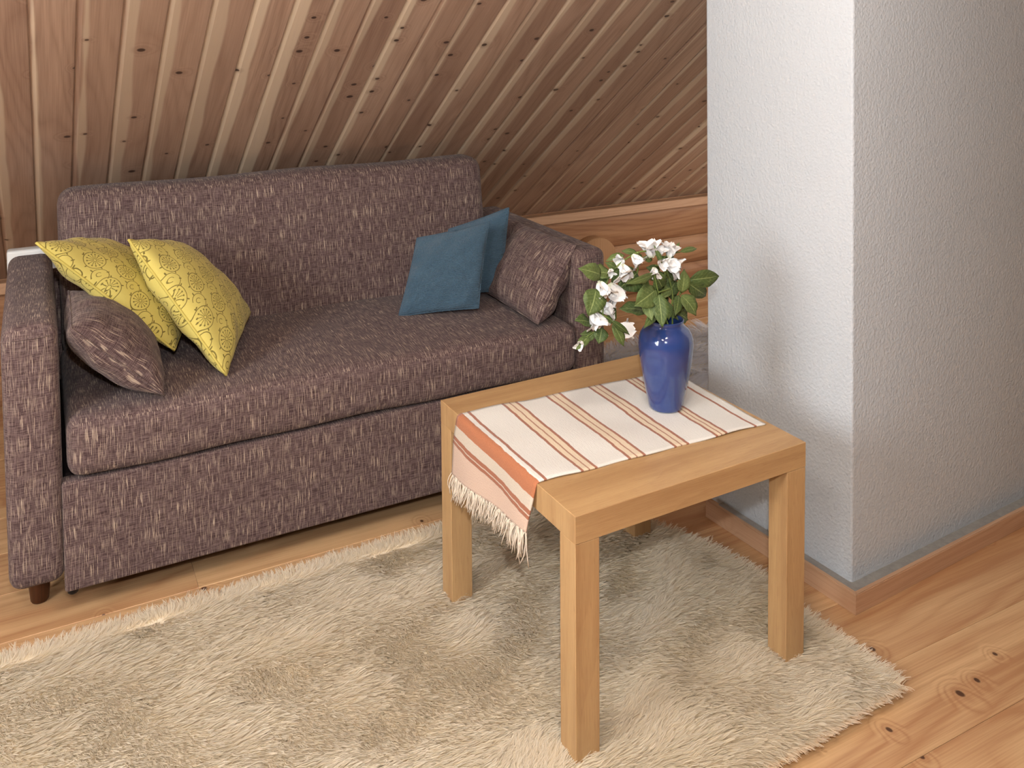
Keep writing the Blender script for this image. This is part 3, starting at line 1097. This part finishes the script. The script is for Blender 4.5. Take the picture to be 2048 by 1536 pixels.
# ------------------------------------------------------------------ flowers in the vase (world metres)
BOUQUET = {
 'left': {
  'leaves': [
   ([1.012,1.545,0.786],[0.952,1.535,0.81],0.0277),
   ([1.043,1.555,0.781],[0.998,1.565,0.787],0.0319),
   ([0.994,1.535,0.762],[0.962,1.515,0.717],0.0383),
   ([1.117,1.565,0.771],[1.063,1.555,0.747],0.049),
   ([1.084,1.565,0.813],[1.044,1.575,0.803],0.0138),
   ([1.13,1.585,0.807],[1.097,1.595,0.813],0.0117),
   ([1.056,1.555,0.791],[1.029,1.555,0.807],0.0128),
   ([0.981,1.535,0.694],[0.937,1.525,0.71],0.0234),
   ([1.008,1.535,0.68],[0.993,1.525,0.652],0.0234),
   ([1.027,1.525,0.689],[1.048,1.515,0.64],0.0181),
   ([1.016,1.515,0.7],[1.062,1.515,0.662],0.0096),
   ([0.983,1.545,0.664],[0.946,1.535,0.645],0.016),
   ([1.035,1.555,0.722],[1.049,1.545,0.686],0.0128),
   ([0.998,1.555,0.662],[0.968,1.555,0.667],0.0149),
   ([1.02,1.565,0.737],[1.026,1.555,0.703],0.017),
   ([1.119,1.585,0.777],[1.093,1.585,0.754],0.0277),
   ([1.145,1.585,0.79],[1.122,1.595,0.799],0.017),
   ([1.048,1.575,0.752],[1.03,1.585,0.763],0.0234),
   ([1.106,1.585,0.773],[1.064,1.585,0.751],0.0277),
   ([1.033,1.565,0.691],[1.011,1.575,0.702],0.0192),
   ([1.035,1.565,0.677],[1.063,1.565,0.689],0.0149),
   ([0.997,1.545,0.669],[0.971,1.545,0.652],0.0128),
  ],
  'blooms': [
   ([1.058,1.525,0.789],0.0287,(0,-0.6,-0.8)),
   ([1.01,1.535,0.757],0.0319,(0.2,-0.5,-0.9)),
   ([1.047,1.545,0.742],0.0362,(0.4,-0.5,-0.8)),
   ([0.989,1.525,0.701],0.0319,(0.3,-0.5,-0.9)),
   ([1.029,1.545,0.714],0.0277,(0.5,-0.5,0.1)),
   ([1.069,1.545,0.662],0.0341,(0.9,-0.3,0.0)),
   ([1.103,1.545,0.804],0.0234,(0.4,-0.5,-0.6)),
   ([1.066,1.555,0.805],0.0192,(-0.8,-0.4,-0.3)),
   ([0.955,1.535,0.653],0.017,(-0.6,-0.5,-0.4)),
   ([1.017,1.545,0.658],0.0106,(0.3,-0.4,-0.9)),
   ([1.037,1.545,0.787],0.0149,(-0.2,-0.6,-0.6)),
  ],
  'stems': [
   [[1.194,1.565,0.64],[1.171,1.555,0.707],[1.182,1.555,0.765],[1.163,1.555,0.805],[1.123,1.555,0.818],[1.078,1.555,0.806],[1.043,1.555,0.781],[1.018,1.545,0.743],[1.016,1.545,0.702],[1.003,1.545,0.675],[0.976,1.545,0.663]],
   [[1.016,1.545,0.702],[1.03,1.535,0.692],[1.059,1.545,0.669]],
   [[1.11,1.555,0.819],[1.117,1.565,0.771],[1.101,1.565,0.758]],
  ],
 },
 'top': {
  'leaves': [
   ([1.23,1.565,0.801],[1.285,1.575,0.799],0.0096),
   ([1.199,1.555,0.798],[1.221,1.555,0.826],0.0085),
   ([1.2,1.565,0.76],[1.227,1.565,0.74],0.0149),
   ([1.168,1.545,0.785],[1.145,1.545,0.831],0.0085),
   ([1.186,1.535,0.769],[1.209,1.535,0.779],0.0096),
   ([1.197,1.575,0.754],[1.165,1.585,0.743],0.017),
   ([1.191,1.585,0.762],[1.161,1.595,0.769],0.0149),
   ([1.211,1.585,0.775],[1.188,1.585,0.793],0.0128),
   ([1.197,1.575,0.791],[1.224,1.575,0.782],0.0128),
   ([1.164,1.575,0.79],[1.145,1.585,0.795],0.0128),
   ([1.218,1.585,0.758],[1.205,1.585,0.729],0.0213),
  ],
  'blooms': [
   ([1.144,1.555,0.821],0.0319,(-0.1,0.0,1)),
   ([1.161,1.545,0.816],0.0192,(0.1,-0.3,1)),
   ([1.189,1.545,0.815],0.0277,(0.2,-0.1,1)),
   ([1.19,1.535,0.784],0.0341,(0.6,-0.5,-0.3)),
   ([1.161,1.535,0.793],0.0192,(-0.2,-0.8,-0.2)),
   ([1.139,1.535,0.775],0.0192,(-0.3,-0.6,-0.8)),
  ],
  'stems': [
   [[1.201,1.565,0.639],[1.21,1.565,0.698],[1.2,1.565,0.749],[1.179,1.555,0.787],[1.188,1.555,0.802],[1.23,1.565,0.801]],
   [[1.179,1.555,0.787],[1.155,1.555,0.808],[1.142,1.555,0.813]],
   [[1.2,1.565,0.749],[1.168,1.545,0.78],[1.148,1.545,0.788]],
  ],
 },
 'right': {
  'leaves': [
   ([1.255,1.565,0.736],[1.339,1.565,0.733],0.0298),
   ([1.241,1.555,0.735],[1.311,1.575,0.689],0.0277),
   ([1.209,1.535,0.717],[1.234,1.515,0.674],0.0319),
   ([1.212,1.545,0.714],[1.178,1.515,0.683],0.017),
   ([1.211,1.535,0.721],[1.217,1.535,0.773],0.0234),
  ],
  'blooms': [
  ],
  'stems': [
   [[1.203,1.565,0.639],[1.203,1.555,0.68],[1.214,1.545,0.716],[1.255,1.565,0.736]],
   [[1.214,1.545,0.716],[1.241,1.555,0.735]],
  ],
 },
 'center': {
  'leaves': [
   ([1.139,1.52,0.734],[1.126,1.49,0.674],0.0277),
   ([1.143,1.535,0.738],[1.073,1.515,0.72],0.0362),
   ([1.138,1.535,0.773],[1.051,1.515,0.769],0.0128),
   ([1.168,1.545,0.735],[1.136,1.535,0.776],0.0298),
   ([1.12,1.535,0.722],[1.111,1.505,0.686],0.0213),
   ([1.169,1.605,0.669],[1.104,1.615,0.681],0.0298),
   ([1.148,1.545,0.689],[1.087,1.501,0.675],0.016),
   ([1.203,1.565,0.727],[1.158,1.555,0.713],0.0234),
   ([1.225,1.585,0.668],[1.226,1.565,0.651],0.0234),
   ([1.19,1.565,0.701],[1.177,1.535,0.668],0.0192),
   ([1.157,1.575,0.725],[1.122,1.595,0.747],0.0277),
   ([1.232,1.585,0.689],[1.212,1.595,0.734],0.0234),
   ([1.174,1.565,0.712],[1.122,1.545,0.744],0.0256),
   ([1.204,1.575,0.707],[1.235,1.585,0.733],0.0256),
   ([1.168,1.545,0.699],[1.121,1.525,0.704],0.0256),
   ([1.218,1.575,0.683],[1.247,1.565,0.684],0.0256),
   ([1.212,1.585,0.676],[1.186,1.585,0.696],0.0277),
   ([1.243,1.595,0.657],[1.276,1.595,0.634],0.0277),
   ([1.171,1.585,0.698],[1.138,1.585,0.717],0.0298),
  ],
  'blooms': [
  ],
  'stems': [
   [[1.187,1.565,0.641],[1.169,1.555,0.691],[1.149,1.535,0.732],[1.138,1.535,0.773]],
   [[1.169,1.555,0.691],[1.13,1.545,0.716]],
   [[1.149,1.535,0.732],[1.188,1.545,0.731]],
  ],
 },
}


def leaf_mesh(base, tip, w, seed):
    rg = np.random.default_rng(seed)
    b, tp = np.array(base), np.array(tip)
    ax = tp - b
    L = np.linalg.norm(ax); ax /= L
    view = np.array([-0.35, -0.80, 0.45]) + rg.normal(0, 0.22, 3)
    side = np.cross(ax, view); side /= np.linalg.norm(side)
    nr = np.cross(side, ax)
    if nr @ view < 0: nr = -nr
    V, U, F = [], [], []
    nl, nw = 9, 4
    droop = rg.uniform(0.04, 0.12) * L
    for i in range(nl + 1):
        t = i / nl
        prof = (math.sin(math.pi * t ** 0.80)) ** 0.85 if 0 < t < 1 else 0.02
        if t > 0.75: prof *= 1 - 0.35 * (t - 0.75) / 0.25
        for j in range(nw + 1):
            s = j / nw - 0.5
            fold = 0.16 * abs(s) * 2 * prof * w * 0.5
            wave = 0.045 * w * math.sin(t * 16 + j * 1.5 + seed) * abs(s) * 2
            p = b + ax * L * t + side * s * prof * w + nr * (fold + wave + droop * math.sin(math.pi * t))
            V.append(p); U.append((s, t))
    for i in range(nl):
        for j in range(nw):
            F.append((i * (nw + 1) + j, i * (nw + 1) + j + 1, (i + 1) * (nw + 1) + j + 1, (i + 1) * (nw + 1) + j))
    return V, F, U


def petal_mesh(cen, d, ang, L, w, spread, curl, rg):
    d = np.array(d, float); d /= np.linalg.norm(d)
    o = np.cross(d, [0.3, 0.7, 0.2]); o /= np.linalg.norm(o)
    o2 = np.cross(d, o)
    rad = o * math.cos(ang) + o2 * math.sin(ang)
    tang = np.cross(d, rad)
    V, U, F = [], [], []
    nl, nw = 6, 4
    for i in range(nl + 1):
        t = i / nl
        th = spread * t + curl * t * t * t
        out = L * (0.10 * t + math.sin(th) * t * 0.75)
        up = L * (t * (0.55 + 0.45 * math.cos(th)))
        wd = w * (0.25 + 0.95 * math.sin(math.pi * min(1, 0.08 + t * 0.80)))
        if i == nl: wd *= 0.55
        for j in range(nw + 1):
            s = j / nw - 0.5
            cup = -0.30 * w * (2 * s) ** 2 * (1 - 0.4 * t)
            p = cen + d * (up - L * 0.5 + 0.06 * L * math.sin(s * 9 + ang) * t) + rad * (out + 0.12 * w + cup * 0.6) + tang * s * wd
            V.append(p); U.append((s, t))
    for i in range(nl):
        for j in range(nw):
            F.append((i * (nw + 1) + j, i * (nw + 1) + j + 1, (i + 1) * (nw + 1) + j + 1, (i + 1) * (nw + 1) + j))
    return V, F, U


def loc_add(name, V, F, U, mat, parent, thick=0.0):
    cen = np.mean(np.array(V), axis=0)
    o = add(name, mesh([np.array(v) - cen for v in V], F, U, True), mat, parent, Matrix.Translation(cen))
    if thick:
        m_ = o.modifiers.new('thickness', 'SOLIDIFY'); m_.thickness = thick
    return o


def smooth_path(P, k=6):
    P = [np.array(p) for p in P]
    out = []
    for i in range(len(P) - 1):
        p0, p1, p2, p3 = P[max(i - 1, 0)], P[i], P[i + 1], P[min(i + 2, len(P) - 1)]
        for q in range(k):
            t = q / k
            out.append(0.5 * ((2 * p1) + (-p0 + p2) * t + (2 * p0 - 5 * p1 + 4 * p2 - p3) * t * t + (-p0 + 3 * p1 - 3 * p2 + p3) * t ** 3))
    out.append(P[-1])
    return out


LAB = {'left': 'white-flowered sprig arching out of the blue vase and drooping towards the sofa',
       'top': 'white-flowered sprig standing highest in the blue vase',
       'right': 'leafy green sprig reaching from the blue vase towards the chimney',
       'center': 'leafy green sprig hanging low over the rim of the blue vase'}
seed = 100
for key, dat in BOUQUET.items():
    root = empty('flower_sprig', (VX, VY, VZ + 0.03), LAB[key], 'flower sprig', 'sprigs in the blue vase')
    off = {'left': (-0.010, -0.006), 'top': (0.006, 0.010), 'right': (0.012, -0.002), 'center': (-0.002, -0.012)}[key]
    for n_, st in enumerate(dat['stems']):
        st = [list(p) for p in st]
        if n_ == 0:
            st = [[VX + off[0], VY + off[1], VZ + 0.03]] + [[VX + off[0] * 1.3, VY + off[1] * 1.3, VZ + 0.17]] + st[1:]
        P = smooth_path(st)
        rr = [0.0022 - 0.0010 * i / len(P) for i in range(len(P))]
        o = add('stem', tube([p - np.array(st[0]) for p in P], rr, 6), 'stem', root, Matrix.Translation(st[0]))
    for b, tp, w in dat['leaves']:
        seed += 1
        V, F, U = leaf_mesh(b, tp, w * 1.3, seed)
        loc_add('leaf', V, F, U, 'leaf', root, 0.0006)
    for c, s, d in dat['blooms']:
        seed += 1
        rg = np.random.default_rng(seed)
        cen = np.array(c)
        d = np.array(d, float); d /= np.linalg.norm(d)
        small = s < 0.018
        s *= 1.22
        # calyx first, petals hang on it
        V, F, U = [], [], []
        for k in range(5):
            v_, f_, u_ = petal_mesh(cen - d * s * 0.30, d, k * 1.2566 + 0.6, s * (0.55 if small else 0.36), s * 0.22, 0.35, 0.2, rg)
            base = len(V)
            V += v_; U += u_; F += [tuple(base + i for i in f) for f in f_]
        bl = loc_add('blossom', V, F, U, 'sepal', root)
        npet = 3 if small else 6
        for k in range(npet):
            a = k * 2 * math.pi / npet + rg.uniform(-0.25, 0.25)
            v_, f_, u_ = petal_mesh(cen, d, a, s * rg.uniform(0.85, 1.1), s * rg.uniform(0.52, 0.68), rg.uniform(0.30, 0.62) if k % 2 else rg.uniform(0.12, 0.3), rg.uniform(0.1, 0.8), rg)
            loc_add('petal', v_, f_, u_, 'petal', bl)


# ------------------------------------------------------------------ sheepskin rugs
def inside(px, py, poly):
    c = np.zeros(len(px), bool)
    j = len(poly) - 1
    for i in range(len(poly)):
        xi, yi = poly[i]; xj, yj = poly[j]
        cond = ((yi > py) != (yj > py)) & (px < (xj - xi) * (py - yi) / (yj - yi + 1e-12) + xi)
        c ^= cond
        j = i
    return c


def edge_dist(px, py, poly):
    best = np.full(len(px), 9.0); ox = np.zeros(len(px)); oy = np.zeros(len(px))
    for i in range(len(poly)):
        a = np.array(poly[i]); b = np.array(poly[(i + 1) % len(poly)])
        d = b - a; L2 = d @ d
        t = np.clip(((px - a[0]) * d[0] + (py - a[1]) * d[1]) / L2, 0, 1)
        qx = a[0] + t * d[0]; qy = a[1] + t * d[1]
        ds = np.hypot(px - qx, py - qy)
        m_ = ds < best
        nx, ny = d[1], -d[0]
        ln = math.hypot(nx, ny)
        best = np.where(m_, ds, best); ox = np.where(m_, nx / ln, ox); oy = np.where(m_, ny / ln, oy)
    return best, ox, oy


def field(x, y, k):
    r = np.random.default_rng(k)
    s = np.zeros_like(x)
    for _ in range(9):
        a = r.uniform(0, 6.28); f = r.uniform(3, 16); p = r.uniform(0, 6.28)
        s += np.sin(f * (x * math.cos(a) + y * math.sin(a)) + p) / (1 + f * 0.06)
    return s / 3.0


def fur(name, poly, spacing, strands, length, width, z0, mat, parent, seed, xmin=-9, main=(0.7, -0.5), lift=1.0):
    rg = np.random.default_rng(seed)
    xs = [p[0] for p in poly]; ys = [p[1] for p in poly]
    gx, gy = np.meshgrid(np.arange(max(min(xs), xmin), max(xs), spacing), np.arange(min(ys), max(ys), spacing))
    lx = gx.ravel() + rg.uniform(-.5, .5, gx.size) * spacing
    ly = gy.ravel() + rg.uniform(-.5, .5, gx.size) * spacing
    k = inside(lx, ly, poly)
    lx, ly = lx[k], ly[k]
    n = len(lx)
    ed, ox, oy = edge_dist(lx, ly, poly)
    th = field(lx, ly, seed + 1) * 0.45 + field(lx * 3.1, ly * 3.1, seed + 7) * 0.8 + field(lx * 8.0, ly * 8.0, seed + 8) * 0.35 + math.atan2(main[1], main[0])
    dx, dy = np.cos(th), np.sin(th)
    wgt = np.clip(1 - ed / 0.045, 0, 1) * 1.3
    dx = dx * (1 - np.clip(wgt, 0, .8)) + ox * wgt; dy = dy * (1 - np.clip(wgt, 0, .8)) + oy * wgt
    ln = np.hypot(dx, dy) + 1e-6
    dx /= ln; dy /= ln
    lean = np.clip(1.16 + 0.03 * field(lx, ly, seed + 2) + rg.normal(0, 0.07, n) + 0.12 * (ed < 0.03), 0.85, 1.42)
    # whole locks
    R = strands
    lx, ly, dx, dy, lean = [np.repeat(a, R) for a in (lx, ly, dx, dy, lean)]
    lockid = np.repeat(np.arange(n), R)
    N = n * R
    tone = np.repeat(np.clip(0.5 + 0.35 * field(lx[::R], ly[::R], seed + 5) + rg.normal(0, 0.18, n), 0, 1), R)
    L = length * np.repeat(rg.uniform(0.75, 1.2, n), R) * rg.uniform(0.85, 1.1, N)
    curl_a = np.repeat(field(lx[::R], ly[::R], seed + 9) * 5.0 + rg.normal(0, 0.7, n), R); curl_f = np.repeat(rg.uniform(0.7, 1.5, n), R)
    curl_m = np.repeat(rg.uniform(0.04, 0.16, n), R) * L
    r0 = spacing * 0.62
    qx = rg.normal(0, 1, N) * r0; qy = rg.normal(0, 1, N) * r0
    SEG = 3
    P = np.zeros((N, SEG + 1, 3)); Wd = np.zeros((N, SEG + 1))
    px, py = -dy, dx
    for s in range(SEG + 1):
        t = s / SEG
        an = lean * (0.45 + 0.75 * t)
        # integrate lean roughly
        hz = L * t * np.sin(lean * (0.45 + 0.375 * t))
        vt = L * t * np.cos(lean * (0.45 + 0.375 * t)) * lift
        c = 1 - 0.55 * t
        wv = curl_m * np.sin(curl_a + curl_f * 5.0 * t) * t
        P[:, s, 0] = lx + qx * c + dx * hz + px * wv
        P[:, s, 1] = ly + qy * c + dy * hz + py * wv
        P[:, s, 2] = z0 + np.maximum(vt, 0.001) + 0.02 * L * np.cos(curl_a + 6 * t)
        Wd[:, s] = width * (1.0 - 0.65 * t ** 2)
    # ribbon across direction: perpendicular to lean, slightly tipped
    tw = rg.uniform(-0.6, 0.6, N)
    sx, sy, sz = px * np.cos(tw), py * np.cos(tw), np.sin(tw)
    side = np.stack([sx, sy, sz], -1)[:, None, :] * Wd[:, :, None] * 0.5
    VV = np.empty((N, SEG + 1, 2, 3))
    VV[:, :, 0] = P - side; VV[:, :, 1] = P + side
    VV[:, :, :, 2] = np.maximum(VV[:, :, :, 2], 0.0015)
    verts = VV.reshape(-1, 3)
    base = (np.arange(N) * (SEG + 1) * 2)[:, None]
    q = np.array([[2 * s, 2 * s + 1, 2 * s + 3, 2 * s + 2] for s in range(SEG)]).reshape(1, -1)
    idx = (base + q).ravel().astype(np.int32)
    me = bpy.data.meshes.new('fur')
    me.vertices.add(len(verts)); me.vertices.foreach_set('co', verts.astype(np.float32).ravel())
    nf = N * SEG
    me.loops.add(nf * 4); me.loops.foreach_set('vertex_index', idx)
    me.polygons.add(nf); me.polygons.foreach_set('loop_start', np.arange(nf, dtype=np.int32) * 4)
    l = me.uv_layers.new(name='UVMap')
    vt = np.zeros((N, SEG + 1, 2, 2), np.float32)
    vt[..., 0] = tone[:, None, None]
    vt[..., 1] = (np.arange(SEG + 1) / SEG)[None, :, None]
    l.data.foreach_set('uv', vt.reshape(-1, 2)[idx].ravel())
    me.polygons.foreach_set('use_smooth', np.ones(nf, bool))
    me.update(); me.validate()
    o = add(name, me, mat, parent)
    o['kind'] = 'stuff'
    return o, N


RUG = [(-0.40, 1.11), (1.04, 1.135), (1.452, 1.158), (1.446, 1.28), (1.438, 1.42), (1.452, 1.56), (1.425, 1.70), (1.365, 1.83), (1.26, 1.945), (1.12, 2.045), (0.96, 2.085), (0.5, 2.078), (0.2, 2.073), (-0.40, 2.062)]
rug = tag(add('sheepskin_rug', poly_slab(RUG, 0.0006, 0.015), 'hide'), 'large cream long-pile sheepskin rug lying under the oak table', 'rug')
_, nf1 = fur('pile', RUG, 0.0053, 5, 0.028, 0.0016, 0.011, 'wool', rug, 41, -0.30, (0.75, -0.65), 0.9)

SK = [(1.56, 2.35), (1.80, 2.28), (2.10, 2.32), (2.45, 2.40), (2.62, 2.60), (2.58, 2.84), (2.47, 2.985), (2.38, 2.93), (2.25, 2.925), (2.12, 2.945), (2.03, 2.92), (1.94, 2.94), (1.80, 2.90), (1.62, 2.84), (1.53, 2.6)]
rug2 = tag(add('sheepskin_rug', poly_slab(SK, 0.0006, 0.010), 'hide'), 'pale white sheepskin lying on the floor behind the table, beside the chimney', 'rug')
_, nf2 = fur('pile', SK, 0.010, 5, 0.045, 0.0022, 0.008, 'wool_white', rug2, 71, -9, (0.2, -0.9), 1.0)

# two warm lamps hanging under the ridge above the seating corner (out of the picture)
for (lx_, ly_, lz_), lab in zip(LAMPS, ('white bowl-shaped ceiling lamp hanging nearer the sofa', 'white bowl-shaped ceiling lamp hanging nearer the chimney')):
    lamp = empty('ceiling_lamp', (lx_, ly_, lz_), lab, 'lamp', 'lamps under the ridge')
    add('lamp_shade', lathe([(0.012, 0.085), (0.05, 0.078), (0.09, 0.05), (0.115, 0.0), (0.112, 0.0), (0.086, 0.046), (0.048, 0.072), (0.012, 0.079)], 36), 'white_metal', lamp, Matrix.Translation((lx_, ly_, lz_)))
    add('lamp_rod', tube([(lx_, ly_, lz_ + 0.083), (lx_, ly_, roof_z(ly_) - 0.002 if ly_ > YR else roof_z(2 * YR - ly_) - 0.002)], 0.006, 10), 'white_metal', lamp)
